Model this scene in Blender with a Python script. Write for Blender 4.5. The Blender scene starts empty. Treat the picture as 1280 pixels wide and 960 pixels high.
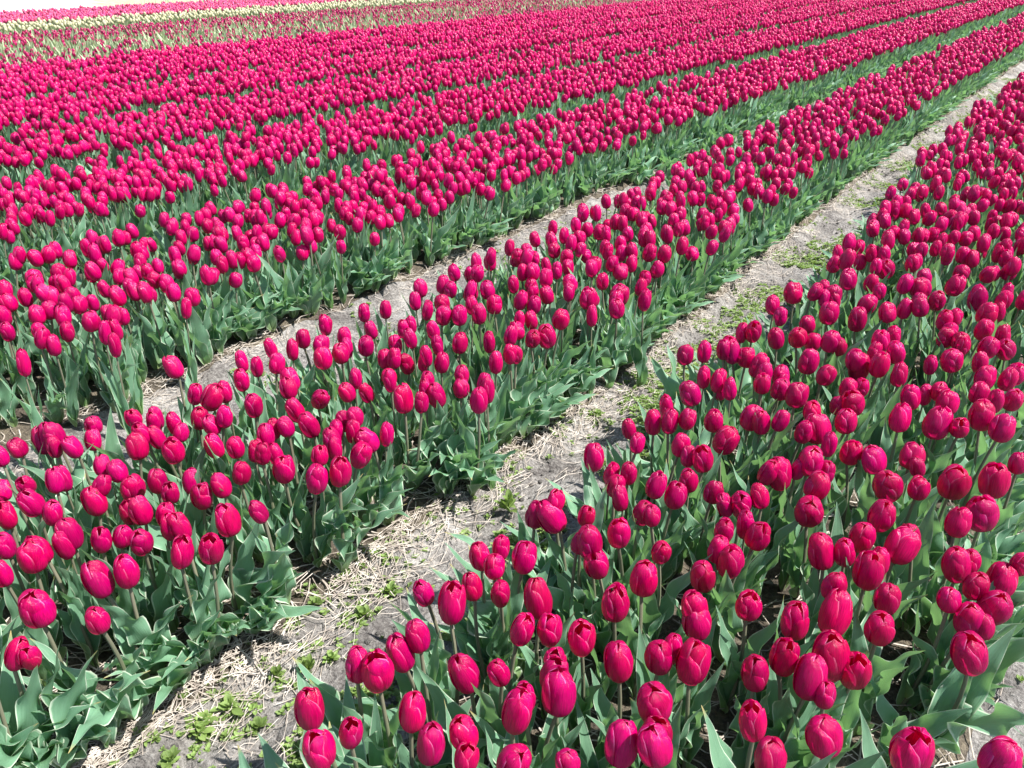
import bpy, math, random
import numpy as np
from mathutils import Vector, Matrix, Euler

random.seed(7)
rng = np.random.default_rng(11)
scene = bpy.context.scene
COL = scene.collection
R = math.radians

# ------------------------------------------------------------------ camera, sky, sun, exposure
CAM_H = 1.6
PITCH = math.atan2(544.0, 1000.0)                 # looking down on the field
YAW = math.atan2(832.0, 1138.4)                   # turned away from the direction of the rows (+Y)
cam = bpy.data.cameras.new('camera')
cam.lens = 36.0 * 1000.0 / 1280.0
cam.sensor_width = 36.0
cam.clip_start = 0.05
cam.clip_end = 2000.0
cam_ob = bpy.data.objects.new('camera', cam)
COL.objects.link(cam_ob)
cam_ob.location = (0, 0, CAM_H)
cam_ob.rotation_euler = (math.pi / 2 - PITCH, 0, YAW)
scene.camera = cam_ob

SUN_EL = R(56)
SUN_AZ = (0.86, 0.42)                              # towards the sun, in the ground plane
_l = math.hypot(*SUN_AZ)
to_sun = Vector((SUN_AZ[0] / _l * math.cos(SUN_EL), SUN_AZ[1] / _l * math.cos(SUN_EL), math.sin(SUN_EL)))
world = bpy.data.worlds.new('World')
scene.world = world
world.use_nodes = True
wn = world.node_tree.nodes
wl = world.node_tree.links
wn.clear()
sky = wn.new('ShaderNodeTexSky')
sky.sky_type = 'NISHITA'
sky.sun_disc = False
sky.sun_elevation = SUN_EL
sky.sun_rotation = math.atan2(SUN_AZ[0], SUN_AZ[1])
bg = wn.new('ShaderNodeBackground')
bg.inputs['Strength'].default_value = 0.10
wo = wn.new('ShaderNodeOutputWorld')
wl.new(sky.outputs[0], bg.inputs[0])
wl.new(bg.outputs[0], wo.inputs[0])
sun = bpy.data.lights.new('sun', 'SUN')
sun.energy = 5.0
sun.angle = R(0.5)
sun.color = (1.0, 0.955, 0.90)
sun_ob = bpy.data.objects.new('sun', sun)
COL.objects.link(sun_ob)
sun_ob.location = (6, 1, 9)
sun_ob.rotation_euler = to_sun.to_track_quat('Z', 'Y').to_euler()
vs = scene.view_settings
vs.view_transform = 'Standard'
vs.look = 'None'
vs.exposure = 1.08
vs.gamma = 1.0
scene.render.engine = 'CYCLES'
scene.cycles.max_bounces = 8
scene.cycles.transparent_max_bounces = 8


# ------------------------------------------------------------------ noise and ground height
def _hash(ix, iy, s):
    n = (ix * 374761393 + iy * 668265263 + s * 974634777) & 0xffffffff
    n = ((n ^ (n >> 13)) * 1274126177) & 0xffffffff
    n = n ^ (n >> 16)
    return (n & 0xffff) / 65535.0


def vnoise(x, y, s=0):
    x = np.asarray(x, float); y = np.asarray(y, float)
    ix = np.floor(x).astype(np.int64); iy = np.floor(y).astype(np.int64)
    fx = x - ix; fy = y - iy
    fx = fx * fx * (3 - 2 * fx); fy = fy * fy * (3 - 2 * fy)
    a = _hash(ix, iy, s); b = _hash(ix + 1, iy, s); c = _hash(ix, iy + 1, s); d = _hash(ix + 1, iy + 1, s)
    return (a * (1 - fx) + b * fx) * (1 - fy) + (c * (1 - fx) + d * fx) * fy


def fbm(x, y, s=0, o=4):
    v = 0; a = 0.5
    for k in range(o):
        v = v + a * (vnoise(np.asarray(x) * 2 ** k, np.asarray(y) * 2 ** k, s + k) - 0.5)
        a *= 0.55
    return v


# beds run along +Y; (x of the two edges of each bed at the ground)
BEDS = [(-0.93, 0.13), (-2.22, -1.42)] + [(-2.93 - 1.5 * k - 1.0 - .03 * k, -2.93 - 1.5 * k + .06 * min(k, 2)) for k in range(5)]
PATHS = [(-1.42, -0.93), (-2.93, -2.22), (0.13, 0.75)]


def smooth(a, b, x):
    t = np.clip((x - a) / (b - a), 0, 1)
    return t * t * (3 - 2 * t)


def drift(x, y):
    # the near rows swing slightly away with distance
    return -0.11 * smooth(2.5, 8, y) * smooth(-2.93, -2.2, x)


def ground_z(x, y):
    x = np.asarray(x, float); y = np.asarray(y, float)
    x = x - drift(x, y)
    z = np.zeros(np.broadcast(x, y).shape)
    gaps = PATHS + [(BEDS[k + 1][1], BEDS[k][0]) for k in range(2, 6)]
    for a, b in gaps:
        wob = 0.05 * fbm(y * 1.3, x * 0 + a * 7, 31)
        w = smooth(a - 0.06, a + 0.12, x + wob) * (1 - smooth(b - 0.12, b + 0.06, x + wob))
        z = z - 0.055 * w
        # a ridge of wheel-pressed soil along the middle of the path
        m = (a + b) / 2
        z = z + 0.018 * np.exp(-((x - m - 0.03 + 0.06 * fbm(y * 2.1, x * 0, 5)) / 0.07) ** 2) * w
    z = z + 0.050 * fbm(x * 7, y * 5, 61, 3) * (z < -.01) + 0.045 * fbm(x * 4, y * 4, 2, 3) + 0.050 * fbm(x * 15, y * 15, 9, 4)
    return z


HX0, HY0, HS = -3.6, -0.8, 0.016
_hx = np.arange(HX0, 1.4, HS); _hy = np.arange(HY0, 16.0, HS)
_HG = ground_z(*np.meshgrid(_hx, _hy))


def gz(x, y):
    """Ground height, from a table in the near field."""
    if np.ndim(x) == 0 and (x < HX0 or x > 1.35 or y > 15.9 or y < HY0):
        return float(ground_z(x, y))
    i = np.clip((np.asarray(y) - HY0) / HS, 0, _HG.shape[0] - 2); j = np.clip((np.asarray(x) - HX0) / HS, 0, _HG.shape[1] - 2)
    i0 = i.astype(int) if np.ndim(i) else int(i); j0 = j.astype(int) if np.ndim(j) else int(j)
    a = i - i0; b = j - j0
    z = (_HG[i0, j0] * (1 - b) + _HG[i0, j0 + 1] * b) * (1 - a) + (_HG[i0 + 1, j0] * (1 - b) + _HG[i0 + 1, j0 + 1] * b) * a
    return z if np.ndim(z) else float(z)


# ------------------------------------------------------------------ helpers
def mesh_obj(name, verts, faces, mat=None, parent=None, uv=None, smooth_=True, link=True, mats=None, mi=None):
    me = new_mesh(name, verts, faces, mat, uv, smooth_, mats, mi)
    o = bpy.data.objects.new(name, me)
    if link:
        COL.objects.link(o)
    if parent is not None:
        o.parent = parent
    return o


def new_mesh(name, verts, faces, mat=None, uv=None, smooth_=True, mats=None, mi=None):
    verts = np.asarray(verts, np.float32)
    faces = np.asarray(faces, np.int32)                 # (n, 4) quads or (n, 3) triangles
    k = faces.shape[1]
    me = bpy.data.meshes.new(name)
    me.vertices.add(len(verts))
    me.vertices.foreach_set('co', verts.ravel())
    me.loops.add(faces.size)
    me.loops.foreach_set('vertex_index', faces.ravel())
    me.polygons.add(len(faces))
    me.polygons.foreach_set('loop_start', np.arange(0, faces.size, k, dtype=np.int32))
    me.polygons.foreach_set('loop_total', np.full(len(faces), k, np.int32))
    if smooth_:
        me.polygons.foreach_set('use_smooth', np.ones(len(faces), bool))
    for m in (mats or ([mat] if mat else [])):
        me.materials.append(m)
    if mi is not None:
        me.polygons.foreach_set('material_index', np.asarray(mi, np.int32))
    if uv is not None:
        l = me.uv_layers.new(name='UVMap')
        l.data.foreach_set('uv', np.asarray(uv, np.float32)[faces.ravel()].ravel())
    me.update()
    me.validate()
    return me


def grid_faces(nu, nv, off=0):
    i, j = np.meshgrid(np.arange(nu - 1), np.arange(nv - 1), indexing='xy')
    a = (j * nu + i).ravel()
    return np.stack([a, a + 1, a + nu + 1, a + nu], 1) + off


class Soup:
    """Collects quad patches with uv and a material index."""
    def __init__(self):
        self.v = []; self.f = []; self.u = []; self.m = []; self.n = 0

    def add(self, v, f, u, m=0):
        v = np.asarray(v); f = np.asarray(f)
        self.v.append(v); self.f.append(f + self.n); self.u.append(np.asarray(u)); self.m.append(np.full(len(f), m))
        self.n += len(v)

    def mesh(self, name, mats):
        return new_mesh(name, np.concatenate(self.v), np.concatenate(self.f), uv=np.concatenate(self.u), mats=mats, mi=np.concatenate(self.m))


def tag(o, label=None, cat=None, group=None, kind=None):
    for k, v in (('label', label), ('category', cat), ('group', group), ('kind', kind)):
        if v:
            o[k] = v
    return o


# ------------------------------------------------------------------ materials
def mat_new(name):
    m = bpy.data.materials.new(name)
    m.use_nodes = True
    m.node_tree.nodes.clear()
    return m, m.node_tree.nodes, m.node_tree.links


def ramp(nodes, stops):
    r = nodes.new('ShaderNodeValToRGB')
    e = r.color_ramp.elements
    while len(e) < len(stops):
        e.new(0.5)
    for k, (p, c) in enumerate(stops):
        e[k].position = p
        e[k].color = (*c, 1) if len(c) == 3 else c
    return r


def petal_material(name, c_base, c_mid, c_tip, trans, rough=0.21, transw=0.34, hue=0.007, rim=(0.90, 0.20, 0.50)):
    m, n, l = mat_new(name)
    uv = n.new('ShaderNodeTexCoord')
    mp = n.new('ShaderNodeMapping'); mp.inputs['Scale'].default_value = (14, 1.3, 1)
    l.new(uv.outputs['UV'], mp.inputs[0])
    nz = n.new('ShaderNodeTexNoise'); nz.inputs['Scale'].default_value = 3.0; nz.inputs['Detail'].default_value = 4
    oi = n.new('ShaderNodeObjectInfo')
    cmb = n.new('ShaderNodeVectorMath'); cmb.operation = 'ADD'
    l.new(mp.outputs[0], cmb.inputs[0]); l.new(oi.outputs['Random'], cmb.inputs[1])
    l.new(cmb.outputs[0], nz.inputs['Vector'])
    sep = n.new('ShaderNodeSeparateXYZ'); l.new(uv.outputs['UV'], sep.inputs[0])
    rp = ramp(n, [(0.0, c_base), (0.14, c_mid), (0.72, c_mid), (1.0, c_tip)])
    l.new(sep.outputs['Y'], rp.inputs[0])
    # streaks along the petal
    st = ramp(n, [(0.32, (0.60, 0.60, 0.60)), (0.66, (1.18, 1.18, 1.18))])
    l.new(nz.outputs['Fac'], st.inputs[0])
    mul = n.new('ShaderNodeMix'); mul.data_type = 'RGBA'; mul.blend_type = 'MULTIPLY'; mul.inputs['Factor'].default_value = 1
    l.new(rp.outputs[0], mul.inputs['A']); l.new(st.outputs[0], mul.inputs['B'])
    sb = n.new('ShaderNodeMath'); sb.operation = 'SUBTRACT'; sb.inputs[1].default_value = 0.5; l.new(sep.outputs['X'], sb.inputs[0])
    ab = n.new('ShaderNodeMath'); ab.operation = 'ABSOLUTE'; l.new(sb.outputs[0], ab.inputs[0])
    rm = ramp(n, [(0.44, (0, 0, 0)), (0.495, (1, 1, 1))]); l.new(ab.outputs[0], rm.inputs[0])  # naturally paler petal edge, with the rim glints painted into its colour
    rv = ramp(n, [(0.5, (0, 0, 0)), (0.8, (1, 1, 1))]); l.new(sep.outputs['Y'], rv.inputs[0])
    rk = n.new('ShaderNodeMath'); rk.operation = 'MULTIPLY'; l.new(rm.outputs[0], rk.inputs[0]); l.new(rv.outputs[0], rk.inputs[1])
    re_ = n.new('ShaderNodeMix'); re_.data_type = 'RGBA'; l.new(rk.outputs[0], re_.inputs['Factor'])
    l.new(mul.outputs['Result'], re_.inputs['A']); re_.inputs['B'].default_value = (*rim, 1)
    hs = n.new('ShaderNodeHueSaturation')
    mr = n.new('ShaderNodeMapRange'); mr.inputs['To Min'].default_value = 0.5 - hue; mr.inputs['To Max'].default_value = 0.5 + hue * 0.5
    l.new(oi.outputs['Random'], mr.inputs[0]); l.new(mr.outputs[0], hs.inputs['Hue'])
    mv = n.new('ShaderNodeMath'); mv.operation = 'MULTIPLY_ADD'; mv.inputs[1].default_value = 7.31; mv.inputs[2].default_value = 0
    l.new(oi.outputs['Random'], mv.inputs[0])
    fr = n.new('ShaderNodeMath'); fr.operation = 'FRACT'; l.new(mv.outputs[0], fr.inputs[0])
    mr2 = n.new('ShaderNodeMapRange'); mr2.inputs['To Min'].default_value = 0.80; mr2.inputs['To Max'].default_value = 1.12
    l.new(fr.outputs[0], mr2.inputs[0]); l.new(mr2.outputs[0], hs.inputs['Value'])
    oc = n.new('ShaderNodeMix'); oc.data_type = 'RGBA'; oc.blend_type = 'MULTIPLY'; oc.inputs['Factor'].default_value = 1
    l.new(re_.outputs['Result'], oc.inputs['A']); l.new(oi.outputs['Color'], oc.inputs['B'])
    l.new(oc.outputs['Result'], hs.inputs['Color'])
    p = n.new('ShaderNodeBsdfPrincipled')
    l.new(hs.outputs[0], p.inputs['Base Color'])
    p.inputs['Roughness'].default_value = rough
    p.inputs['Specular IOR Level'].default_value = 0.42
    p.inputs['Sheen Weight'].default_value = 0.03
    p.inputs['Sheen Tint'].default_value = (1.0, 0.12, 0.55, 1)
    p.inputs['Sheen Roughness'].default_value = 0.4
    fine = n.new('ShaderNodeTexNoise'); fine.inputs['Scale'].default_value = 9.0; fine.inputs['Detail'].default_value = 5
    l.new(cmb.outputs[0], fine.inputs['Vector'])
    bp = n.new('ShaderNodeBump'); bp.inputs['Strength'].default_value = 0.5; bp.inputs['Distance'].default_value = 0.003
    l.new(fine.outputs['Fac'], bp.inputs['Height']); l.new(bp.outputs[0], p.inputs['Normal'])
    tr = n.new('ShaderNodeBsdfTranslucent'); tr.inputs[0].default_value = (*trans, 1)
    mx = n.new('ShaderNodeMixShader'); mx.inputs[0].default_value = transw
    l.new(p.outputs[0], mx.inputs[1]); l.new(tr.outputs[0], mx.inputs[2])
    o = n.new('ShaderNodeOutputMaterial'); l.new(mx.outputs[0], o.inputs[0])
    return m


def leaf_material(name, c_dark, c_light, c_base, margin, trans, rough=0.36, transw=0.34):
    m, n, l = mat_new(name)
    tc = n.new('ShaderNodeTexCoord')
    sep = n.new('ShaderNodeSeparateXYZ'); l.new(tc.outputs['UV'], sep.inputs[0])
    mp = n.new('ShaderNodeMapping'); mp.inputs['Scale'].default_value = (26, 1.0, 1)
    l.new(tc.outputs['UV'], mp.inputs[0])
    oi = n.new('ShaderNodeObjectInfo')
    add = n.new('ShaderNodeVectorMath'); add.operation = 'ADD'
    l.new(mp.outputs[0], add.inputs[0]); l.new(oi.outputs['Random'], add.inputs[1])
    nz = n.new('ShaderNodeTexNoise'); nz.inputs['Scale'].default_value = 1.6; nz.inputs['Detail'].default_value = 4
    l.new(add.outputs[0], nz.inputs['Vector'])
    nb = n.new('ShaderNodeTexNoise'); nb.inputs['Scale'].default_value = 14; nb.inputs['Detail'].default_value = 3
    l.new(tc.outputs['Object'], nb.inputs['Vector'])
    sm = n.new('ShaderNodeMath'); sm.operation = 'MULTIPLY_ADD'; sm.inputs[1].default_value = 0.55
    l.new(nz.outputs['Fac'], sm.inputs[0])
    s2 = n.new('ShaderNodeMath'); s2.operation = 'MULTIPLY'; s2.inputs[1].default_value = 0.45
    l.new(nb.outputs['Fac'], s2.inputs[0]); l.new(s2.outputs[0], sm.inputs[2])
    rp = ramp(n, [(0.32, c_dark), (0.68, c_light)])
    l.new(sm.outputs[0], rp.inputs[0])
    # yellowish base of the leaf
    rb = ramp(n, [(0.0, (1, 1, 1)), (0.22, (0, 0, 0))])
    l.new(sep.outputs['Y'], rb.inputs[0])
    mb = n.new('ShaderNodeMix'); mb.data_type = 'RGBA'
    l.new(rb.outputs[0], mb.inputs['Factor']); l.new(rp.outputs[0], mb.inputs['A']); mb.inputs['B'].default_value = (*c_base, 1)
    # pale thin margin: |u - .5| > .46
    sb = n.new('ShaderNodeMath'); sb.operation = 'SUBTRACT'; sb.inputs[1].default_value = 0.5; l.new(sep.outputs['X'], sb.inputs[0])
    ab = n.new('ShaderNodeMath'); ab.operation = 'ABSOLUTE'; l.new(sb.outputs[0], ab.inputs[0])
    rm = ramp(n, [(0.445, (0, 0, 0)), (0.485, (1, 1, 1))]); l.new(ab.outputs[0], rm.inputs[0])
    mm = n.new('ShaderNodeMix'); mm.data_type = 'RGBA'
    l.new(rm.outputs[0], mm.inputs['Factor']); l.new(mb.outputs['Result'], mm.inputs['A']); mm.inputs['B'].default_value = (*margin, 1)
    # a dry tip on some of the leaves
    tp = ramp(n, [(0.93, (0, 0, 0)), (0.985, (1, 1, 1))]); l.new(sep.outputs['Y'], tp.inputs[0])
    gt = n.new('ShaderNodeMath'); gt.operation = 'GREATER_THAN'; gt.inputs[1].default_value = 0.62; l.new(oi.outputs['Random'], gt.inputs[0])
    tk = n.new('ShaderNodeMath'); tk.operation = 'MULTIPLY'; l.new(tp.outputs[0], tk.inputs[0]); l.new(gt.outputs[0], tk.inputs[1])
    mt = n.new('ShaderNodeMix'); mt.data_type = 'RGBA'; l.new(tk.outputs[0], mt.inputs['Factor'])
    l.new(mm.outputs['Result'], mt.inputs['A']); mt.inputs['B'].default_value = (0.42, 0.34, 0.14, 1)
    hs = n.new('ShaderNodeHueSaturation')
    mr = n.new('ShaderNodeMapRange'); mr.inputs['To Min'].default_value = 0.72; mr.inputs['To Max'].default_value = 1.2
    l.new(oi.outputs['Random'], mr.inputs[0]); l.new(mr.outputs[0], hs.inputs['Value']); l.new(mt.outputs['Result'], hs.inputs['Color'])
    p = n.new('ShaderNodeBsdfPrincipled')
    l.new(hs.outputs[0], p.inputs['Base Color'])
    p.inputs['Roughness'].default_value = rough
    p.inputs['Specular IOR Level'].default_value = 0.5
    bp = n.new('ShaderNodeBump'); bp.inputs['Strength'].default_value = 0.45; bp.inputs['Distance'].default_value = 0.004
    l.new(nz.outputs['Fac'], bp.inputs['Height']); l.new(bp.outputs[0], p.inputs['Normal'])
    tr = n.new('ShaderNodeBsdfTranslucent'); tr.inputs[0].default_value = (*trans, 1)
    mx = n.new('ShaderNodeMixShader'); mx.inputs[0].default_value = transw
    l.new(p.outputs[0], mx.inputs[1]); l.new(tr.outputs[0], mx.inputs[2])
    o = n.new('ShaderNodeOutputMaterial'); l.new(mx.outputs[0], o.inputs[0])
    return m


def plain_material(name, stops, scale=8.0, rough=0.8, bump=0.0, detail=5, coord='Object', byobj=0.0, axis=None):
    m, n, l = mat_new(name)
    tc = n.new('ShaderNodeTexCoord')
    mp = n.new('ShaderNodeMapping')
    if axis:
        mp.inputs['Scale'].default_value = axis
    l.new(tc.outputs[coord], mp.inputs[0])
    nz = n.new('ShaderNodeTexNoise'); nz.inputs['Scale'].default_value = scale; nz.inputs['Detail'].default_value = detail
    l.new(mp.outputs[0], nz.inputs['Vector'])
    rp = ramp(n, stops); l.new(nz.outputs['Fac'], rp.inputs[0])
    p = n.new('ShaderNodeBsdfPrincipled'); p.inputs['Roughness'].default_value = rough
    l.new(rp.outputs[0], p.inputs['Base Color'])
    if bump:
        bp = n.new('ShaderNodeBump'); bp.inputs['Strength'].default_value = bump; bp.inputs['Distance'].default_value = 0.01
        l.new(nz.outputs['Fac'], bp.inputs['Height']); l.new(bp.outputs[0], p.inputs['Normal'])
    o = n.new('ShaderNodeOutputMaterial'); l.new(p.outputs[0], o.inputs[0])
    return m


def soil_material(name, dark, mid, pale, straw=0.0):
    m, n, l = mat_new(name)
    tc = n.new('ShaderNodeTexCoord')
    n1 = n.new('ShaderNodeTexNoise'); n1.inputs['Scale'].default_value = 5.0; n1.inputs['Detail'].default_value = 8; n1.inputs['Roughness'].default_value = 0.7
    n2 = n.new('ShaderNodeTexNoise'); n2.inputs['Scale'].default_value = 90.0; n2.inputs['Detail'].default_value = 5; n2.inputs['Roughness'].default_value = 0.7
    vo = n.new('ShaderNodeTexVoronoi'); vo.inputs['Scale'].default_value = 38.0
    for q in (n1, n2, vo):
        l.new(tc.outputs['Object'], q.inputs['Vector'])
    ma = n.new('ShaderNodeMath'); ma.operation = 'MULTIPLY_ADD'; ma.inputs[1].default_value = 0.45
    l.new(n2.outputs['Fac'], ma.inputs[0])
    mb = n.new('ShaderNodeMath'); mb.operation = 'MULTIPLY'; mb.inputs[1].default_value = 0.55; l.new(n1.outputs['Fac'], mb.inputs[0])
    l.new(mb.outputs[0], ma.inputs[2])
    rp = ramp(n, [(0.40, dark), (0.5, mid), (0.61, pale)])
    l.new(ma.outputs[0], rp.inputs[0])
    p = n.new('ShaderNodeBsdfPrincipled'); p.inputs['Roughness'].default_value = 0.95; p.inputs['Specular IOR Level'].default_value = 0.2
    l.new(rp.outputs[0], p.inputs['Base Color'])
    b1 = n.new('ShaderNodeBump'); b1.inputs['Strength'].default_value = 1.0; b1.inputs['Distance'].default_value = 0.022
    l.new(n2.outputs['Fac'], b1.inputs['Height'])
    b2 = n.new('ShaderNodeBump'); b2.inputs['Strength'].default_value = 0.35; b2.inputs['Distance'].default_value = 0.012
    l.new(vo.outputs['Distance'], b2.inputs['Height']); l.new(b1.outputs[0], b2.inputs['Normal'])
    l.new(b2.outputs[0], p.inputs['Normal'])
    o = n.new('ShaderNodeOutputMaterial'); l.new(p.outputs[0], o.inputs[0])
    return m


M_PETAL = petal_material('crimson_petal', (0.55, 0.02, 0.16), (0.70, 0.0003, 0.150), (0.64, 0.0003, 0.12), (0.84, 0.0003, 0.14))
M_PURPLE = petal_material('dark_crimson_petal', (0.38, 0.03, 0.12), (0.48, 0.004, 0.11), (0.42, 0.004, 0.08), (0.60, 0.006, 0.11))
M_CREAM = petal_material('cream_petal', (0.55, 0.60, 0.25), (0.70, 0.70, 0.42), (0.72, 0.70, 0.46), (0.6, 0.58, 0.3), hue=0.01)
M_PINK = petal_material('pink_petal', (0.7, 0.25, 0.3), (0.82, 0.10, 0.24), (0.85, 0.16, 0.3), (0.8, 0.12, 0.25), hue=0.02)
M_LEAF = leaf_material('tulip_leaf', (0.120, 0.255, 0.155), (0.215, 0.40, 0.255), (0.30, 0.40, 0.15), (0.62, 0.72, 0.56), (0.24, 0.48, 0.15))
M_PALE = leaf_material('glare_pale_tulip_leaf', (0.36, 0.44, 0.25), (0.55, 0.62, 0.40), (0.3, 0.34, 0.14), (0.55, 0.6, 0.4), (0.3, 0.42, 0.14))  # pale-leaved plants of the far strips, the glare on them put into the colour
M_STEM = plain_material('tulip_stem', [(0.3, (0.13, 0.15, 0.09)), (0.7, (0.20, 0.17, 0.13))], 12, 0.5, axis=(1, 1, 0.2))
M_PISTIL = plain_material('pistil', [(0.3, (0.35, 0.33, 0.12)), (0.7, (0.16, 0.08, 0.10))], 60, 0.5)
M_SOIL = soil_material('grey_sandy_soil', (0.11, 0.10, 0.095), (0.26, 0.245, 0.23), (0.48, 0.46, 0.435))
M_BED = soil_material('bed_soil', (0.06, 0.05, 0.04), (0.13, 0.11, 0.085), (0.26, 0.22, 0.16))
M_STRAW = plain_material('bleached_straw', [(0.3, (0.15, 0.12, 0.10)), (0.5, (0.37, 0.325, 0.275)), (0.72, (0.60, 0.555, 0.50))], 30, 0.6)
M_WEED = leaf_material('weed_leaf', (0.16, 0.27, 0.07), (0.33, 0.45, 0.15), (0.2, 0.26, 0.09), (0.3, 0.4, 0.12), (0.3, 0.45, 0.08))
M_GRASS = plain_material('bank_grass', [(0.3, (0.22, 0.26, 0.13)), (0.7, (0.46, 0.46, 0.32))], 6, 0.9)
M_SAND = soil_material('pale_sand', (0.55, 0.53, 0.48), (0.72, 0.70, 0.66), (0.82, 0.81, 0.78))


# ------------------------------------------------------------------ ground, beds and paths
def axis_lines(a, b, fine_to, step, grow):
    out = [a]; s = step
    while out[-1] < b:
        if out[-1] > fine_to:
            s *= grow
        out.append(min(b, out[-1] + s))
    return np.array(out)


def sheet(name, xs, ys, mat, drop=0.0):
    X, Y = np.meshgrid(xs, ys)
    X = X + drift(X, Y)
    Z = ground_z(X, Y) - drop
    v = np.stack([X.ravel(), Y.ravel(), Z.ravel()], 1)
    o = mesh_obj(name, v, grid_faces(len(xs), len(ys)), mat)
    tag(o, kind='structure')
    return o


YS = axis_lines(-0.6, 60, 4.5, 0.016, 1.03)
YS_COARSE = axis_lines(-0.6, 60, 4.5, 0.05, 1.04)
for a, b in PATHS:
    o = sheet('path', np.linspace(a, b, max(8, int((b - a) / 0.016))), YS, M_SOIL)
for k, (a, b) in enumerate(BEDS):
    lo = a
    if 2 <= k < 6:
        lo = BEDS[k + 1][1]
    sheet('bed_soil', np.linspace(lo, b, max(6, int((b - lo) / 0.05)) if k < 3 else 10), YS_COARSE if k < 3 else YS_COARSE[::3], M_BED)
g = mesh_obj('ground', [(-700, -700, -0.16), (700, -700, -0.16), (700, 700, -0.16), (-700, 700, -0.16)], [(0, 1, 2, 3)], M_BED, smooth_=False)
tag(g, kind='structure')


# ------------------------------------------------------------------ building blocks of a tulip
def petal_grid(seed, inner, nu, nv, close):
    r = random.Random(seed)
    v = np.linspace(0, 1, nv)
    close = min(.68, max(.26, close + r.uniform(-.08, .08))) * (.40 if inner else 1)
    K = [0, .07, .18, .33, .48, .63, .77, .89, 1.0]
    sh = r.uniform(.82, .96)
    prof = np.interp(v, K, [.14, .50, .79, .95, 1.0, .985, sh, sh - .15 + .25 * (close - .4), close])
    zz = np.interp(v, K, [0, .04, .14, .31, .48, .66, .825, .94, 1.0 + .05 * close])
    ang = np.interp(v, K, [1.0, 1.05, 1.12, 1.15, 1.15, 1.12, 1.02, .74, .08]) * (.86 if inner else 1.0) * r.uniform(.94, 1.05)
    if inner and close < .22:          # closed: the inner petals roof the cup over
        ang = np.interp(v, K, [.9, .95, 1.0, 1.02, 1.04, 1.08, 1.12, 1.12, .55])
    u = np.linspace(-1, 1, nu)
    H = r.uniform(1.02, 1.10) if inner else r.choice([.84, .93, .97, .99, 1.0, 1.01])
    z = H * zz
    U, A = np.meshgrid(u, ang)
    P = np.repeat(prof[:, None], nu, 1)
    Z = np.repeat(z[:, None], nu, 1)
    V = np.repeat(v[:, None], nu, 1)
    rad = P * (0.88 if inner else 1.0)
    rad = rad * (1 + 0.075 * U * np.sin(np.pi * np.minimum(V, .8)) - (0.05 if inner else 0.095) * U ** 2 - 0.05 * np.exp(-(U / .17) ** 2) * V ** .7)
    if not inner:
        rad = rad + r.choice([-.03, 0, 0, .02, .05, .10]) * np.clip((V - .25) / .75, 0, 1) ** 1.5
    lip = r.uniform(-.03, .10)
    rad = rad + lip * np.clip((V - .72) / .28, 0, 1) ** 2 * (0.4 + np.abs(U))
    rad = rad + 0.02 * np.sin(U * 5 + r.uniform(0, 6)) * V ** 2
    Z = Z - 0.03 * np.abs(U) ** 3 * V + 0.012 * np.sin(V * 8 + U * 4 + r.uniform(0, 6)) * V
    phi = U * A
    x = rad * np.cos(phi) * 0.5; y = rad * np.sin(phi) * 0.5
    co = np.stack([x.ravel(), y.ravel(), Z.ravel()], 1)     # width 1, height 1
    uv = np.stack([(U.ravel() + 1) / 2, V.ravel()], 1)
    return co, grid_faces(nu, nv), uv


def rotz(co, a):
    c, s = math.cos(a), math.sin(a)
    return np.stack([co[:, 0] * c - co[:, 1] * s, co[:, 0] * s + co[:, 1] * c, co[:, 2]], 1)


def leaf_grid(seed, ns, nu, L=None, W=None, lean=None, bend=None, wavy=1.0):
    r = random.Random(seed)
    L = L or r.uniform(.26, .37); W = W or r.uniform(.023, .037)        # W is the half width
    th0 = r.uniform(.0, .22) if lean is None else lean
    k = r.uniform(.08, .75) if bend is None else bend
    s = np.linspace(0, 1, ns)
    th = th0 + k * s ** 1.7
    ds = L / (ns - 1)
    x = np.concatenate([[0], np.cumsum(np.sin((th[1:] + th[:-1]) / 2) * ds)]) + 0.004
    z = np.concatenate([[0], np.cumsum(np.cos((th[1:] + th[:-1]) / 2) * ds)])
    w = W * np.clip(np.sin(np.pi * np.clip(s, 0, 1) ** .66), 0, 1) ** 1.05 + W * .30 * (1 - s) ** 3
    w[-1] = 0.0006
    tw = r.uniform(-.7, .7) * s
    u = np.linspace(-1, 1, nu)
    fold = np.interp(s, [0, .25, 1], [1.1, .6, .2]) * r.uniform(.5, 1.2)
    amp = r.uniform(.25, .75) * wavy; fr = r.uniform(2.1, 3.3); ph = r.uniform(0, 6.3); ph2 = r.uniform(0, 6.3)
    S, U = np.meshgrid(s, u, indexing='ij')
    Wd = w[:, None]
    wave = amp * np.where(U > 0, np.sin(2 * np.pi * fr * S + ph), np.sin(2 * np.pi * fr * S * 1.1 + ph2)) * np.abs(U) ** 2 * np.clip(np.sin(np.pi * S), 0, 1) ** .5
    lat = U * Wd * np.interp(s, [0, .25, 1], [.75, .95, 1])[:, None]
    nor = Wd * (fold[:, None] * np.abs(U) ** 1.6 * .8 + wave)
    lat2 = lat * np.cos(tw)[:, None] - nor * np.sin(tw)[:, None]
    nor2 = lat * np.sin(tw)[:, None] + nor * np.cos(tw)[:, None]
    # the normal points up and back to the stem
    nx = -np.cos(th)[:, None]; nz = np.sin(th)[:, None]
    X = x[:, None] + nor2 * nx; Z = z[:, None] + nor2 * nz; Y = lat2
    sway = r.uniform(-.06, .06)
    Y = Y + sway * S ** 2
    co = np.stack([X.ravel(), Y.ravel(), Z.ravel()], 1)
    uv = np.stack([(U.ravel() + 1) / 2, S.ravel()], 1)
    return co, grid_faces(nu, ns), uv


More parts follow.
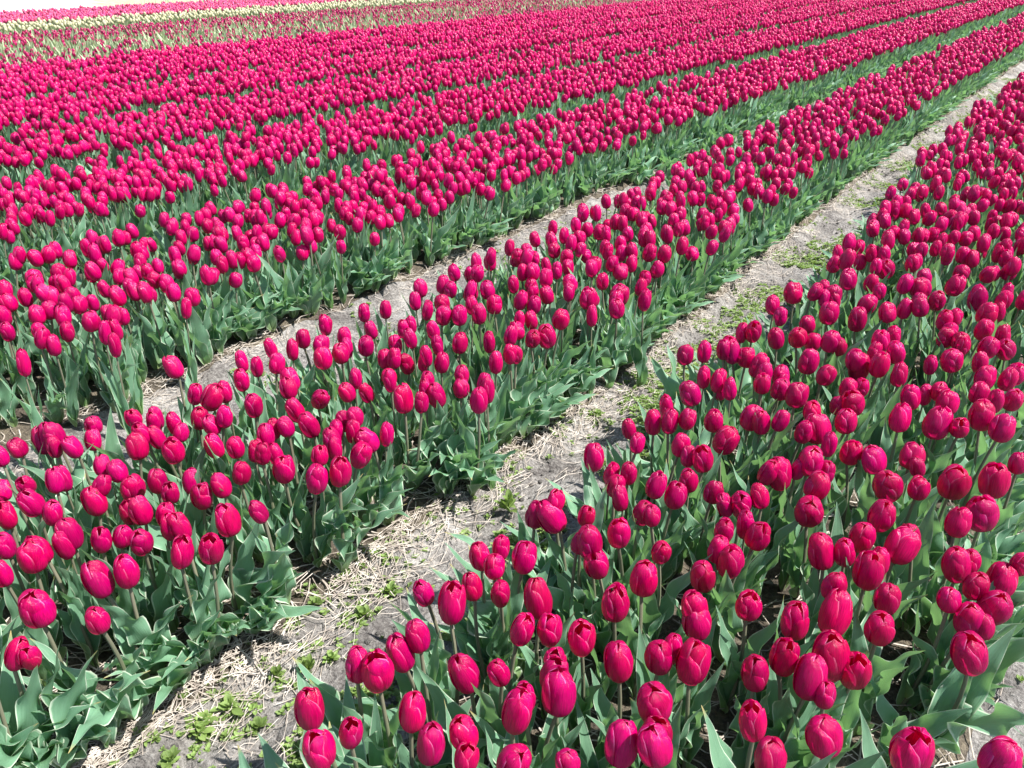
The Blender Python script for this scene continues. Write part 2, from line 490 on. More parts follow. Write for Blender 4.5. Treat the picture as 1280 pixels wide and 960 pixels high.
def tube(path, rad, n=7):
    path = np.asarray(path, float)
    k = len(path)
    rad = np.broadcast_to(rad, (k,))
    a = np.linspace(0, 2 * np.pi, n + 1)
    ring = np.stack([np.cos(a), np.sin(a)], 1)
    v = np.zeros((k, n + 1, 3))
    v[:, :, 0] = path[:, 0, None] + ring[None, :, 0] * rad[:, None]
    v[:, :, 1] = path[:, 1, None] + ring[None, :, 1] * rad[:, None]
    v[:, :, 2] = path[:, 2, None]
    uv = np.stack(np.meshgrid(np.linspace(0, 1, n + 1), np.linspace(0, 1, k)), -1).reshape(-1, 2)
    return v.reshape(-1, 3), grid_faces(n + 1, k), uv


N_BLOOM = 16
petal_meshes = []
for b in range(N_BLOOM):
    close = random.Random(b).choice([.30, .34, .40, .46, .58, .66])
    row = []
    for q in range(6):
        co, f, uv = petal_grid(b * 10 + q, q >= 3, 11, 11, close)
        co = rotz(co, q * 2 * math.pi / 3 + (math.pi / 3 if q >= 3 else 0))
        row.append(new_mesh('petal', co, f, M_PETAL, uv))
    petal_meshes.append(row)
co, f, uv = tube([(0, 0, 0), (0, 0, .04), (0, 0, .12), (0, 0, .34), (0, 0, .40), (0, 0, .42)], [.035, .075, .06, .05, .085, .02], 8)
bloom_mesh = new_mesh('bloom', co, f, M_PISTIL, uv)
stem_meshes = []
for k in range(5):
    r = random.Random(k)
    s = np.linspace(0, 1, 7)
    bx, by = r.uniform(-.014, .014), r.uniform(-.014, .014)
    p = np.stack([bx * np.sin(np.pi * s), by * np.sin(np.pi * s), s], 1)
    co, f, uv = tube(p, np.interp(s, [0, .1, 1], [.0058, .0052, .0042]), 7)
    stem_meshes.append(new_mesh('stem', co, f, M_STEM, uv))
N_LEAF = 20
leaf_meshes = []
for k in range(N_LEAF):
    co, f, uv = leaf_grid(500 + k, 26, 9)
    leaf_meshes.append(new_mesh('leaf', co, f, M_LEAF, uv))
edge_leaf_meshes = []
for k in range(10):
    r = random.Random(900 + k)
    co, f, uv = leaf_grid(700 + k, 28, 9, r.uniform(.25, .36), r.uniform(.030, .043), r.uniform(.10, .48), r.uniform(.4, 1.3), 1.5)
    edge_leaf_meshes.append(new_mesh('leaf', co, f, M_LEAF, uv))

# ------------------------------------------------------------------ tulips one can tell apart
# Where the blooms stand: per block of the field (x0, y0 of a view block; four units to a pixel of the 1280 wide view):
# centre, width and height of each bloom; they are cast onto the level the blooms stand at.
BLOCKS = {
(0, 720): "187,165,170,200 495,215,115,150 45,405,120,195 140,385,115,190 512,20,145,209 628,-20,130,180 15,-10,105,160",
(320, 720): "265,680,160,250 330,858,175,210 465,780,125,175 500,460,130,220 608,468,165,235 745,392,145,200 820,305,135,170 855,75,110,150 970,155,150,200 1093,65,105,135 1225,80,110,150 1072,490,155,250 1230,475,110,150 770,700,145,200 858,855,155,200 1058,790,155,170 1040,920,140,150",
(640, 720): "25,265,125,190 145,130,150,210 192,262,135,175 352,297,150,195 515,135,155,190 655,20,145,180 215,405,125,140 205,500,165,190 232,600,180,240 0,695,165,205 65,610,105,150 542,445,160,195 742,397,145,185 812,320,70,95 897,440,175,220 925,165,140,170 935,235,160,185 1180,153,130,150 727,630,190,215 540,860,180,240 728,790,170,170 740,875,180,190 1225,485,140,180 1220,740,150,200 280,940,130,130 -20,910,180,190",
(960, 720): "325,45,120,170 135,230,145,190 320,215,170,220 600,120,140,150 563,253,160,185 500,-20,160,205 912,125,115,125 75,405,150,200 322,415,190,245 440,455,165,210 198,540,175,210 285,600,80,120 1030,390,190,205 1075,260,120,120 1010,220,150,150 1110,140,170,160 1030,50,120,150 1165,30,160,170 300,820,195,215 712,880,220,230 1140,920,195,190 10,930,170,150",
(0, 480): "472,205,85,100 462,290,85,110 380,310,90,135 100,322,90,100 215,295,105,140 155,280,60,90 285,260,100,140 275,320,80,125 5,365,75,115 143,490,90,105 272,492,95,135 320,450,75,100 510,420,85,105 600,440,100,120 660,515,125,110 782,490,100,130 850,545,95,115 485,515,95,110 480,590,120,160 180,590,120,150 250,650,100,130 10,545,80,110 35,660,105,145 355,755,125,170 655,640,110,140 715,640,110,145 825,660,100,160 850,720,100,150 915,720,110,155 890,845,125,200 1045,820,125,190 1150,690,130,170 1010,550,110,150 950,500,90,160 1118,512,100,130 1195,450,100,120 1082,315,100,130 1180,315,95,120 1110,165,85,130 1075,205,90,110 990,170,95,125 1025,70,115,120 905,40,80,95 1130,30,80,90 1270,110,90,125 1270,345,80,120 870,330,110,145 890,250,85,100 805,265,90,150 725,245,90,120 688,325,115,135 672,170,85,100 745,175,60,70 805,150,50,90 885,190,60,80 500,780,100,140 595,765,105,115 708,780,115,140 30,810,100,140 155,865,150,165 225,830,110,160 290,800,70,100",
(320, 480): "35,630,90,155 168,30,90,110 302,60,95,110 215,130,95,135 285,200,100,145 160,220,85,105 90,230,75,115 50,265,90,115 25,350,75,130 138,420,115,155 165,350,70,80 315,365,90,100 293,470,120,165 412,440,115,165 395,340,80,80 390,280,95,130 380,220,70,80 430,195,80,110 495,170,90,95 490,255,85,90 497,345,110,145 587,270,110,145 630,230,65,90 465,40,85,110 568,45,80,105 742,85,105,145 825,95,80,120 915,60,100,130 850,15,70,80 670,0,70,80 1113,85,100,140 1155,20,80,80 1025,10,90,80 1130,865,110,165 1220,825,95,120 1190,920,110,120",
(640, 480): "50,870,135,170 112,650,110,160 210,590,95,110 242,670,150,160 360,665,85,105 407,370,110,150 495,415,70,70 580,450,85,115 512,505,105,130 545,570,75,80 620,305,80,105 600,230,80,105 712,195,95,140 785,195,90,130 820,90,65,95 912,55,110,120 870,182,90,95 1000,10,70,70 1110,30,70,85 1010,190,100,120 1045,280,130,150 835,312,100,120 880,365,80,120 962,370,110,150 885,490,100,120 805,565,120,140 707,515,105,140 1000,545,105,115 1150,580,120,165 1085,610,80,140 1150,680,70,70 1060,735,105,125 1215,750,130,160 1185,170,115,140 1255,195,95,130 1260,440,95,145 1255,570,95,130 535,740,125,165 645,640,105,140 700,665,95,110 400,790,135,180 325,800,85,105 440,895,140,160 740,830,110,130 1030,840,120,110 1140,870,95,130 965,950,140,180 1085,890,130,180 1255,5,90,100",
(960, 480): "50,30,95,110 140,60,115,125 45,185,80,115 222,140,95,90 170,240,90,120 262,235,135,155 300,295,75,100 395,190,115,135 350,110,85,100 440,90,120,130 400,30,90,80 460,10,80,80 720,75,100,130 790,70,70,100 662,180,115,150 835,205,140,170 895,100,110,130 860,40,85,100 965,210,95,90 1048,50,100,120 1130,50,80,100 1215,70,100,125 1075,170,130,150 1160,225,130,145 1255,405,90,115 405,345,110,115 205,385,135,155 75,455,125,170 140,425,80,130 285,440,95,120 230,510,130,120 207,620,145,165 555,390,125,135 620,490,160,165 715,370,120,140 765,420,80,110 750,525,105,115 560,650,140,180 465,765,130,165 290,860,135,170 395,835,115,160 640,825,155,170 735,760,110,135 590,900,70,90 925,490,175,165 1140,495,165,160 1080,650,165,195 945,705,130,145 955,920,150,170 1010,890,110,120 1260,890,90,140",
(960, 240): "55,565,75,85 75,620,75,95 135,510,95,95 240,470,65,100 185,475,70,80 335,510,85,100 405,445,90,105 280,540,60,70 365,550,60,70 305,610,100,105 445,640,95,130 480,560,95,100 240,665,85,85 50,735,85,115 148,725,95,110 220,740,85,95 305,750,95,95 358,770,85,100 195,850,105,140 270,915,95,100 75,930,90,80 10,930,60,100 610,610,85,105 675,590,75,95 565,750,95,115 640,705,80,90 655,800,100,125 500,790,75,100 445,840,100,100 455,880,105,140 555,870,105,135 640,918,85,85 530,450,75,85 570,492,70,75 640,445,75,90 590,380,90,100 520,370,60,75 380,340,75,110 460,340,65,70 755,480,90,110 770,580,85,105 740,530,80,90 845,540,85,110 835,480,70,80 920,470,90,100 960,385,80,100 790,420,75,80 860,620,80,100 935,620,80,100 885,730,90,100 905,680,80,70 980,760,100,110 935,760,70,80 930,845,105,120 845,860,70,70 1050,540,95,130 1135,525,80,90 1190,495,60,80 1085,610,100,100 1160,610,75,90 1205,605,60,80 1075,690,95,105 1155,690,75,90 1090,775,100,115 1200,780,100,105 1125,850,80,85 1230,910,100,120 1160,920,90,90 1080,935,105,80 1118,410,80,95 1210,370,75,80 1250,515,75,90 1250,410,80,80",
(640, 240): "865,820,85,105 995,795,75,100 1065,790,80,110 1110,810,85,120 1095,740,85,80 1205,690,85,130 1150,690,65,90 1170,830,90,110 1215,870,95,130 1005,940,80,100 940,930,65,70 1250,920,80,100 242,635,90,115 180,715,95,135 95,725,85,100 60,680,80,100 100,640,70,75 15,640,60,100 20,805,75,130 380,535,100,110 525,585,90,100 540,510,100,85 688,535,70,80 418,620,55,65 200,500,75,95 120,495,65,85 45,535,70,100 285,475,50,60 565,405,85,95",
(320, 240): "80,775,65,95 95,865,85,105 10,880,60,130 180,785,65,95 235,735,80,105 330,835,95,120 425,810,90,110 330,760,90,90 298,655,60,115 350,660,50,70 425,700,75,100 485,780,60,120 545,775,85,105 635,830,80,90 680,765,75,80 685,835,75,110 720,700,65,110 790,725,70,85 760,640,60,80 765,855,80,130 815,870,60,110 830,800,65,100 905,855,80,90 670,920,85,100 475,930,70,90 180,945,100,80 870,930,80,80 1040,915,80,95 1155,945,80,80 1180,845,75,100 1015,760,85,115 960,770,60,85 1155,745,65,80 1250,735,75,100 1270,810,75,120 610,670,65,80 635,590,65,75 545,600,65,90 875,680,70,85 820,590,60,70",
(0, 240): "885,880,95,120 1240,915,80,100 1265,830,65,100 70,870,65,75 195,735,80,110 260,755,75,105 40,680,70,85 450,650,90,95 598,670,65,100 490,720,60,75 527,755,50,60 320,680,70,95 880,580,50,55",
}
sp, cp, sy, cy = math.sin(PITCH), math.cos(PITCH), math.sin(YAW), math.cos(YAW)


def ray(px, py):
    x = (px - 640) / 1000.0; y = (py - 480) / 1000.0
    fwd = cp - y * sp; up = -sp - y * cp
    return np.array([x * cy - fwd * sy, x * sy + fwd * cy, up])


def project(P):
    d = np.asarray(P, float) - np.array([0, 0, CAM_H])
    x = d[0] * cy + d[1] * sy
    f = -d[0] * sy + d[1] * cy
    dep = f * cp - d[2] * sp
    return 640 + 1000 * x / dep, 480 - 1000 * (d[2] * cp + f * sp) / dep


BLOOM_Z = 0.34
spots = []
for (x0, y0), txt in BLOCKS.items():
    for it in txt.split():
        tx, ty, w, h = map(float, it.split(','))
        px, py = x0 + tx / 4, y0 + ty / 4
        w /= 4; h /= 4
        r = ray(px, py)
        zc = BLOOM_Z + random.gauss(0, .014)
        t = (CAM_H - zc) / -r[2]
        P = r * t + np.array([0, 0, CAM_H])
        el = math.asin(-r[2] / np.linalg.norm(r))
        W = w / 1000 * t                        # t is also the depth along the view axis
        Hv = h / 1000 * t
        Hh = math.sqrt(max((Hv ** 2 - (W * math.sin(el)) ** 2) / math.cos(el) ** 2, (1.0 * W) ** 2))
        W = min(max(W, .046), .084)
        Hh = min(max(Hh * .92, W * 1.14), W * 1.42)
        spots.append(dict(P=P, W=W, H=Hh, px=px, py=py, w=w, h=h))
spots.sort(key=lambda s: -(s['w'] * s['h']))
N_SINGLE = 300


def nearest_bed(x):
    return min(range(len(BEDS)), key=lambda k: max(BEDS[k][0] - x, x - BEDS[k][1], 0) + 0.001 * abs(x - sum(BEDS[k]) / 2))


ONES = 'zero one two three four five six seven eight nine ten eleven twelve thirteen fourteen fifteen sixteen seventeen eighteen nineteen'.split()
TENS = '_ _ twenty thirty forty fifty sixty seventy eighty ninety'.split()


def words(n):
    n = max(0, min(100, int(n)))
    if n == 100:
        return 'hundred'
    return ONES[n] if n < 20 else TENS[n // 10] + ('-' + ONES[n % 10] if n % 10 else '')


# tulips that something nearby singles out
HAND = {
    (221, 460): 'big crimson tulip against the bare farther path with a smaller bloom right below',
    (226, 490): 'small crimson tulip just below the big bloom that stands against the farther path',
    (856, 445): 'lone crimson tulip on a bare stem against straw and weeds of the nearer path',
    (1217, 817): 'tall dark crimson tulip on a long slanting stem beside pale bare ground',
    (1138, 940): 'large dewy crimson tulip cut by the bottom edge beside the dark straw gap',
    (1245, 950): 'crimson tulip alone on pale straw in the bottom right corner',
    (386, 890): 'crimson tulip at the lower path edge, its front petal folded low, above two others',
    (402, 934): 'crimson tulip below the tilted one at the bottom end of the nearer path',
    (436, 915): 'smaller crimson tulip beside the two large ones at the bottom end of the nearer path',
    (422, 590): 'crimson tulip hanging over a long bare stem at the outer edge of the middle bed',
    (741, 572): 'crimson tulip standing on its own at the soil edge of the nearest bed',
    (47, 761): 'open crimson tulip with curled petal rims on a thick stem near the left edge',
    (124, 774): 'small crimson tulip standing low among broad leaves at the left',
    (17, 457): 'small crimson tulip low at the left edge below the bed beyond the farther path',
    (813, 374): 'small round crimson tulip hanging low outside the edge of the middle bed',
    (534, 738): 'narrow crimson tulip beside a plump one at the path edge of the nearest bed',
    (563, 759): 'plump round crimson tulip beside a narrow one at the path edge of the nearest bed',
}


def label_for(s, b):
    for (hx, hy), t in HAND.items():
        if abs(s['px'] - hx) < 4 and abs(s['py'] - hy) < 5:
            return t
    m = s['size']
    big = 'small' if m < .84 else ('large' if m > 1.16 else 'crimson')
    x = s['P'][0]
    e0, e1 = BEDS[b]
    if b == 0:
        where = 'edging the nearer path' if x < e0 + .14 else 'in the nearest bed'
    elif b == 1:
        where = 'edging the nearer path' if x > e1 - .13 else ('edging the farther path' if x < e0 + .13 else 'in the middle bed')
    else:
        where = 'edging the farther path' if x > e1 - .15 else 'beyond the farther path'
    head = ('crimson tulip' if big == 'crimson' else big + ' crimson tulip') + ' ' + where
    return '%s, bloom %s percent across the photo, %s percent down' % (head, words(round(s['px'] / 12.8)), words(round(s['py'] / 9.6)))


def make_tulip():
    root = bpy.data.objects.new('tulip', None)
    root.empty_display_size = 0.05
    COL.objects.link(root)
    st = bpy.data.objects.new('stem', stem_meshes[0]); COL.objects.link(st); st.parent = root
    bl = bpy.data.objects.new('bloom', bloom_mesh); COL.objects.link(bl); bl.parent = root
    for q in range(6):
        p = bpy.data.objects.new('petal', petal_meshes[0][q]); COL.objects.link(p); p.parent = bl
    for q in range(3):
        f_ = bpy.data.objects.new('leaf', leaf_meshes[q]); COL.objects.link(f_); f_.parent = root
    return root, st, bl


def copy_tulip(proto):
    root0, st0, bl0 = proto
    root = root0.copy(); COL.objects.link(root)
    st = bl = None
    for ch in root0.children:
        c = ch.copy(); COL.objects.link(c); c.parent = root
        if ch == st0: st = c
        if ch == bl0:
            bl = c
            for g_ in ch.children:
                d = g_.copy(); COL.objects.link(d); d.parent = c
    return root, st, bl


med = np.median([s['W'] for s in spots[:N_SINGLE]])
used_labels = set()
proto = make_tulip()
bpy.context.view_layer.update()
protos = [proto]
for i in range(1, min(N_SINGLE, len(spots))):
    protos.append(copy_tulip(proto))
single_pts = []
for i, s in enumerate(spots[:N_SINGLE]):
    root, st, bl = protos[i]
    rr = random.Random(3000 + i)
    P = s['P']; W, H = s['W'] * .965, s['H']
    b = nearest_bed(P[0]); e0, e1 = BEDS[b]
    ctr = (e0 + e1) / 2
    lx = rr.gauss(0, .018); ly = rr.gauss(0, .018)
    if abs(P[0] - ctr) > abs(e1 - e0) / 2 - .1:
        lx += .03 * np.sign(P[0] - ctr)
    if P[0] > 0.1: lx += .03
    bx, by = P[0] - lx, P[1] - ly
    bz = (gz(bx, by)) - .006
    top = Vector((P[0], P[1], P[2] - H * .5))
    base = Vector((bx, by, bz))
    axis = (top - base)
    Ls = axis.length
    q = Vector((0, 0, 1)).rotation_difference(axis.normalized())
    root.rotation_mode = 'QUATERNION'
    root.location = base
    root.rotation_quaternion = q
    st.data = stem_meshes[i % 5]
    st.scale = (1, 1, Ls + H * .03)
    st.rotation_euler = (0, 0, rr.uniform(0, 6.28))
    bl.location = (0, 0, Ls)
    bl.rotation_euler = (rr.gauss(0, .14), rr.gauss(0, .14), rr.uniform(0, 6.28))
    bl.scale = (W * rr.uniform(.95, 1.06), W * rr.uniform(.92, 1.03), H * rr.uniform(.95, 1.04))
    var = rr.randrange(N_BLOOM)
    tv = rr.uniform(.72, 1.1)
    tint = (tv, tv, tv * rr.uniform(.75, 1.08), 1)
    for k, pch in enumerate(bl.children):
        pch.data = petal_meshes[var][k]
        pch.color = tint
    out = 0.0 if P[0] > ctr else math.pi
    edge = abs(P[0] - ctr) > abs(e1 - e0) / 2 - .17
    a0 = rr.uniform(0, 6.28)
    leaves = [c for c in root.children if c.name.startswith('leaf')]
    for k, lf in enumerate(leaves):
        if edge and k < 2:
            lf.data = edge_leaf_meshes[rr.randrange(10)]
            ang = out + rr.gauss(0, .65)
        else:
            lf.data = leaf_meshes[rr.randrange(N_LEAF)]
            ang = a0 + k * 2.2 + rr.gauss(0, .3)
        lf.rotation_euler = (0, 0, ang)
        sc = rr.uniform(.82, 1.1) * (1.0 if k < 2 else .85)
        lf.scale = (sc, sc, sc * min(1.1, Ls / .30))
        lf.location = (0, 0, .004 if k < 2 else .05)
    s['size'] = W / med
    lab = label_for(s, b)
    n = 0
    while lab in used_labels:
        n += 1
        lab = label_for(dict(s, px=s['px'] + 6.4 * (1 if n % 2 else -1) * ((n + 1) // 2)), b)
    used_labels.add(lab)
    tag(root, lab, 'tulip', 'crimson tulips of the front beds')
    single_pts.append((bx, by))

# ------------------------------------------------------------------ masses of plants (points that carry whole plants)
def proto_plant(name, petal_mat, leaf_mat, seed, n_leaf=4, bloom=True, H=.079, W=.061, hs=.30, hi=False, lean=None, leaf_scale=1.0):
    r = random.Random(seed)
    s = Soup()
    if bloom:
        z = np.linspace(0, 1, 4)
        co, f, uv = tube(np.stack([0 * z, 0 * z, z * hs], 1), .0045, 5)
        s.add(co, f, uv, 2)
        close = r.choice([.3, .36, .42, .5])
        tilt = Euler((r.gauss(0, .12), r.gauss(0, .12), r.uniform(0, 6.28))).to_matrix()
        tm = np.array(tilt)
        for q in range(6):
            co, f, uv = petal_grid(seed * 31 + q, q >= 3, 7 if hi else 5, 8 if hi else 6, close)
            co = rotz(co, q * 2 * math.pi / 3 + (math.pi / 3 if q >= 3 else 0)) * np.array([W, W, H])
            co = co @ tm.T + np.array([0, 0, hs - .002])
            s.add(co, f, uv, 0)
    a0 = r.uniform(0, 6.28)
    for k in range(n_leaf):
        if lean:
            co, f, uv = leaf_grid(seed * 17 + k, 24 if hi else 8, 7 if hi else 5, r.uniform(.24, .36), r.uniform(.026, .040), r.uniform(*lean), r.uniform(.3, 1.2), 1.4)
            ang = r.gauss(0, .8)
        else:
            co, f, uv = leaf_grid(seed * 17 + k, 16 if hi else 8, 7 if hi else 5)
            ang = a0 + k * 2.2 + r.gauss(0, .4)
        s.add(rotz(co * leaf_scale, ang), f, uv, 1)
    me = s.mesh(name, [petal_mat, leaf_mat, M_STEM])
    return bpy.data.objects.new(name, me)


def proto_collection(name, objs):
    c = bpy.data.collections.new(name)                 # kept out of the scene: only a source of shapes
    for o in objs:
        c.objects.link(o)
    return c


def scatter(name, pts, rot, scl, var, coll, label, cat):
    me = bpy.data.meshes.new(name)
    me.vertices.add(len(pts))
    me.vertices.foreach_set('co', np.asarray(pts, np.float32).ravel())
    a = me.attributes.new('rot', 'FLOAT_VECTOR', 'POINT'); a.data.foreach_set('vector', np.asarray(rot, np.float32).ravel())
    a = me.attributes.new('scl', 'FLOAT_VECTOR', 'POINT'); a.data.foreach_set('vector', np.asarray(scl, np.float32).ravel())
    a = me.attributes.new('var', 'INT', 'POINT'); a.data.foreach_set('value', np.asarray(var, np.int32))
    o = bpy.data.objects.new(name, me)
    COL.objects.link(o)
    ng = bpy.data.node_groups.new(name, 'GeometryNodeTree')
    ng.interface.new_socket('Geometry', in_out='INPUT', socket_type='NodeSocketGeometry')
    ng.interface.new_socket('Geometry', in_out='OUTPUT', socket_type='NodeSocketGeometry')
    n = ng.nodes; l = ng.links
    gi = n.new('NodeGroupInput'); go = n.new('NodeGroupOutput')
    ip = n.new('GeometryNodeInstanceOnPoints')
    ci = n.new('GeometryNodeCollectionInfo')
    ci.inputs['Collection'].default_value = coll
    ci.inputs['Separate Children'].default_value = True
    ci.inputs['Reset Children'].default_value = True
    ip.inputs['Pick Instance'].default_value = True

    def named(nm, tp):
        q = n.new('GeometryNodeInputNamedAttribute'); q.data_type = tp; q.inputs['Name'].default_value = nm
        return [s_ for s_ in q.outputs if s_.enabled and s_.name == 'Attribute'][0]
    l.new(gi.outputs[0], ip.inputs['Points'])
    l.new(ci.outputs[0], ip.inputs['Instance'])
    l.new(named('var', 'INT'), ip.inputs['Instance Index'])
    l.new(named('rot', 'FLOAT_VECTOR'), ip.inputs['Rotation'])
    l.new(named('scl', 'FLOAT_VECTOR'), ip.inputs['Scale'])
    l.new(ip.outputs[0], go.inputs[0])
    md = o.modifiers.new('plants', 'NODES'); md.node_group = ng
    tag(o, label, cat, kind='stuff')
    return o


def jitter_grid(x0, x1, y0, y1, dens):
    d = 1 / math.sqrt(dens)
    nx = max(1, int((x1 - x0) / d)); ny = int((y1 - y0) / d)
    gx, gy = np.meshgrid(np.arange(nx), np.arange(ny))
    x = x0 + (gx + .5 + rng.uniform(-.48, .48, gx.shape)) * (x1 - x0) / nx
    y = y0 + (gy + .5 + rng.uniform(-.48, .48, gy.shape)) * (y1 - y0) / ny
    return x.ravel(), y.ravel()


def in_view(x, y, margin=90, z=.34):
    d = np.stack([x, y, np.full_like(x, z - CAM_H)])
    xx = d[0] * cy + d[1] * sy; f = -d[0] * sy + d[1] * cy
    dep = f * cp - d[2] * sp
    px = 640 + 1000 * xx / np.maximum(dep, .05); py = 480 - 1000 * (d[2] * cp + f * sp) / np.maximum(dep, .05)
    return dep, px, py


N_P = 10
crimson = proto_collection('crimson_plants', [proto_plant('plant_%02d' % k, M_PETAL, M_LEAF, 40 + k, hi=True, n_leaf=3 + k % 2) for k in range(N_P)])
PATCH0, PATCH1 = -16.1, -11.2            # the mixed strip
pts, rot, scl, var = [], [], [], []


def put(x, y, z, tiltx, tilty, rz, sxy, sz, v):
    pts.append((x, y, z)); rot.append((tiltx, tilty, rz)); scl.append((sxy, sxy, sz)); var.append(v)


# the rest of the blooms picked out in the front
for s in spots[N_SINGLE:]:
    P = s['P']; bx, by = P[0] + random.gauss(0, .01), P[1] + random.gauss(0, .01)
    bz = (gz(bx, by))
    k = s['W'] / .064
    put(bx, by, bz, random.gauss(0, .04), random.gauss(0, .04), random.uniform(0, 6.28), k, (P[2] - bz) / .343, random.randrange(N_P))
FAR_Y = 46.0
manual = np.array([s['P'][:2] for s in spots])


def far_bed(x0, x1, y0, y1, dens):
    x, y = jitter_grid(x0, x1, y0, y1, dens)
    x = x + drift(x, y)
    dep, px, py = in_view(x, y)
    keep = (dep > .3) & (px > -160) & (px < 1450) & (py > -40)
    # clear of the blooms that were placed one by one
    limit = np.where(px > 900, 330, np.where(px > 320, 400, 405))
    keep &= (py < limit) | (px < -30) | (px > 1300) & (py < 700)
    x, y = x[keep], y[keep]
    dd = np.min((x[:, None] - manual[None, :, 0]) ** 2 + (y[:, None] - manual[None, :, 1]) ** 2, 1)
    ok = dd > .055 ** 2
    x, y = x[ok], y[ok]
    thin = vnoise(x * 2.2, y * 1.4, 77)
    ok = rng.uniform(0, 1, len(x)) > np.clip((thin - .62) * 1.6, 0, .6)
    x, y = x[ok], y[ok]
    z = ground_z(x, y)
    for i in range(len(x)):
        put(x[i], y[i], z[i], rng.normal(0, .085), rng.normal(0, .085), rng.uniform(0, 6.28), rng.uniform(.80, 1.10) * (.93 if x[i] < -4.2 else 1), rng.normal(1, .055), int(rng.integers(N_P)))


for k, (a, b) in enumerate(BEDS):
    far_bed(a + .01, b - .01, -.2, FAR_Y, 104 if k < 2 else (120 if k == 2 else 140))
far_bed(PATCH1 + 0.1, BEDS[-1][0] - .2, 1.0, FAR_Y, 150)
scatter('tulips', pts, rot, scl, var, crimson, 'dense crimson tulips in full bloom covering the beds into the distance', 'tulip field')
print('crimson plants in the mass', len(pts), 'spots', len(spots))

NOTCH = [tuple((ray(*q) * CAM_H / -ray(*q)[2])[:2]) for q in ((350, 700), (335, 735), (480, 620), (720, 470))]
# leaves without blooms between and along the edges of the beds
pts, rot, scl, var = [], [], [], []
clump = proto_collection('leaf_clumps', [proto_plant('clump_%02d' % k, M_PETAL, M_LEAF, 140 + k, n_leaf=4, bloom=False, hi=True) for k in range(6)]
                         + [proto_plant('clump_%02d' % (6 + k), M_PETAL, M_LEAF, 160 + k, n_leaf=3, bloom=False, hi=True, lean=(.10, .62)) for k in range(6)])
for k, (a, b) in enumerate(BEDS[:4]):
    # inside the bed
    x, y = jitter_grid(a + .06, b - .06, .2, 9.0, 20)
    dep, px, py = in_view(x, y)
    ok = (dep > .3) & (px > -160) & (px < 1450) & (py < 1300)
    for X, Y in zip(x[ok], y[ok]):
        put(X, Y, (gz(X, Y)) - .006, 0, 0, random.uniform(0, 6.28), random.uniform(.8, 1.0), random.uniform(.75, .98), random.randrange(6))
    # edges, leaning out over the path
    for side, ex, dens in ((0.0, b, 15), (math.pi, a, 10)):
        n_ = int(dens * 24)
        ys = np.sort(rng.uniform(.1, 24.0, n_))
        for Y in ys:
            X = ex + float(drift(ex, Y)) - (.035 + abs(random.gauss(0, .035))) * (1 if side == 0 else -1)
            d_, px, py = in_view(np.array([X]), np.array([Y]))
            if d_[0] < .3 or px[0] < -200 or px[0] > 1500 or py[0] > 1300:
                continue
            if vnoise(Y * 3.1, ex * 5, 12) < (.42 if Y < 2 else .16):
                continue
            if k == 1 and side == 0 and any(math.hypot(X - qx, Y - qy) < .12 for qx, qy in NOTCH):
                continue
            if k == 2 and side == 0 and Y > 5.6:
                X += random.uniform(-.02, .20)
            if k == 1 and side == math.pi and Y > 5:
                X -= random.uniform(0, .10)
            put(X, Y, (gz(X, Y)) - .006, 0, 0, side + random.gauss(0, .45), random.uniform(.85, 1.12), random.uniform(.70, .98), 6 + random.randrange(6))
scatter('tulip_foliage', pts, rot, scl, var, clump, 'wavy blue-green tulip leaves filling the beds and leaning over the path edges', 'foliage')

# the strip of mixed plants, the cream strip and the pink strip beyond
pts, rot, scl, var = [], [], [], []
mixed = proto_collection('mixed_plants', [proto_plant('mixed_%02d' % k, M_PURPLE, M_PALE, 240 + k, n_leaf=4, W=.052, H=.07, hs=.25) for k in range(6)]
                         + [proto_plant('mixed_%02d' % (6 + k), M_PURPLE, M_PALE, 260 + k, n_leaf=5, bloom=False, leaf_scale=1.05) for k in range(4)])
x, y = jitter_grid(PATCH0, PATCH1, 3.0, FAR_Y + 4, 80)
dep, px, py = in_view(x, y)
ok = (dep > .3) & (px > -120) & (px < 1500) & (py > -30)
x, y = x[ok], y[ok]
share = np.clip(.46 + .55 * smooth(PATCH1 - 2.3, PATCH0 + .6, x) * 1.0 + .5 * (vnoise(x * .9, y * .5, 3) - .5), .08, .95)
share = np.clip(share + .25 * smooth(10, 20, y), 0, .97)
for i in range(len(x)):
    fl = rng.uniform() < share[i]
    put(x[i], y[i], (gz(x[i], y[i])) * .3, rng.normal(0, .06), rng.normal(0, .06), rng.uniform(0, 6.28), rng.uniform(.85, 1.15), rng.normal(1, .06), int(rng.integers(6)) if fl else 6 + int(rng.integers(4)))
scatter('mixed_tulips', pts, rot, scl, var, mixed, 'strip of pale leafy tulips with scattered dark red blooms', 'tulip field')
for nm, mat, x0, x1, lab in (('cream_tulips', M_CREAM, -17.85, -16.2, 'narrow strip of cream white tulips beyond the mixed strip'),
                             ('pink_tulips', M_PINK, -20.9, -17.95, 'strip of bright pink tulips farthest from the paths')):
    pts, rot, scl, var = [], [], [], []
    c = proto_collection(nm + '_plants', [proto_plant('%s_%02d' % (nm, k), mat, M_PALE if mat is M_CREAM else M_LEAF, 340 + k, n_leaf=4, W=.058, H=.075) for k in range(5)])
    x, y = jitter_grid(x0, x1, 3.0, FAR_Y + 10, 46 if mat is M_CREAM else 95)
    dep, px, py = in_view(x, y)
    ok = (dep > .3) & (px > -120) & (px < 1500) & (py > -30)
    for X, Y in zip(x[ok], y[ok]):
        put(X, Y, 0, rng.normal(0, .06), rng.normal(0, .06), rng.uniform(0, 6.28), rng.uniform(.9, 1.15), rng.normal(1, .05), int(rng.integers(5)))
    scatter(nm, pts, rot, scl, var, c, lab, 'tulip field')

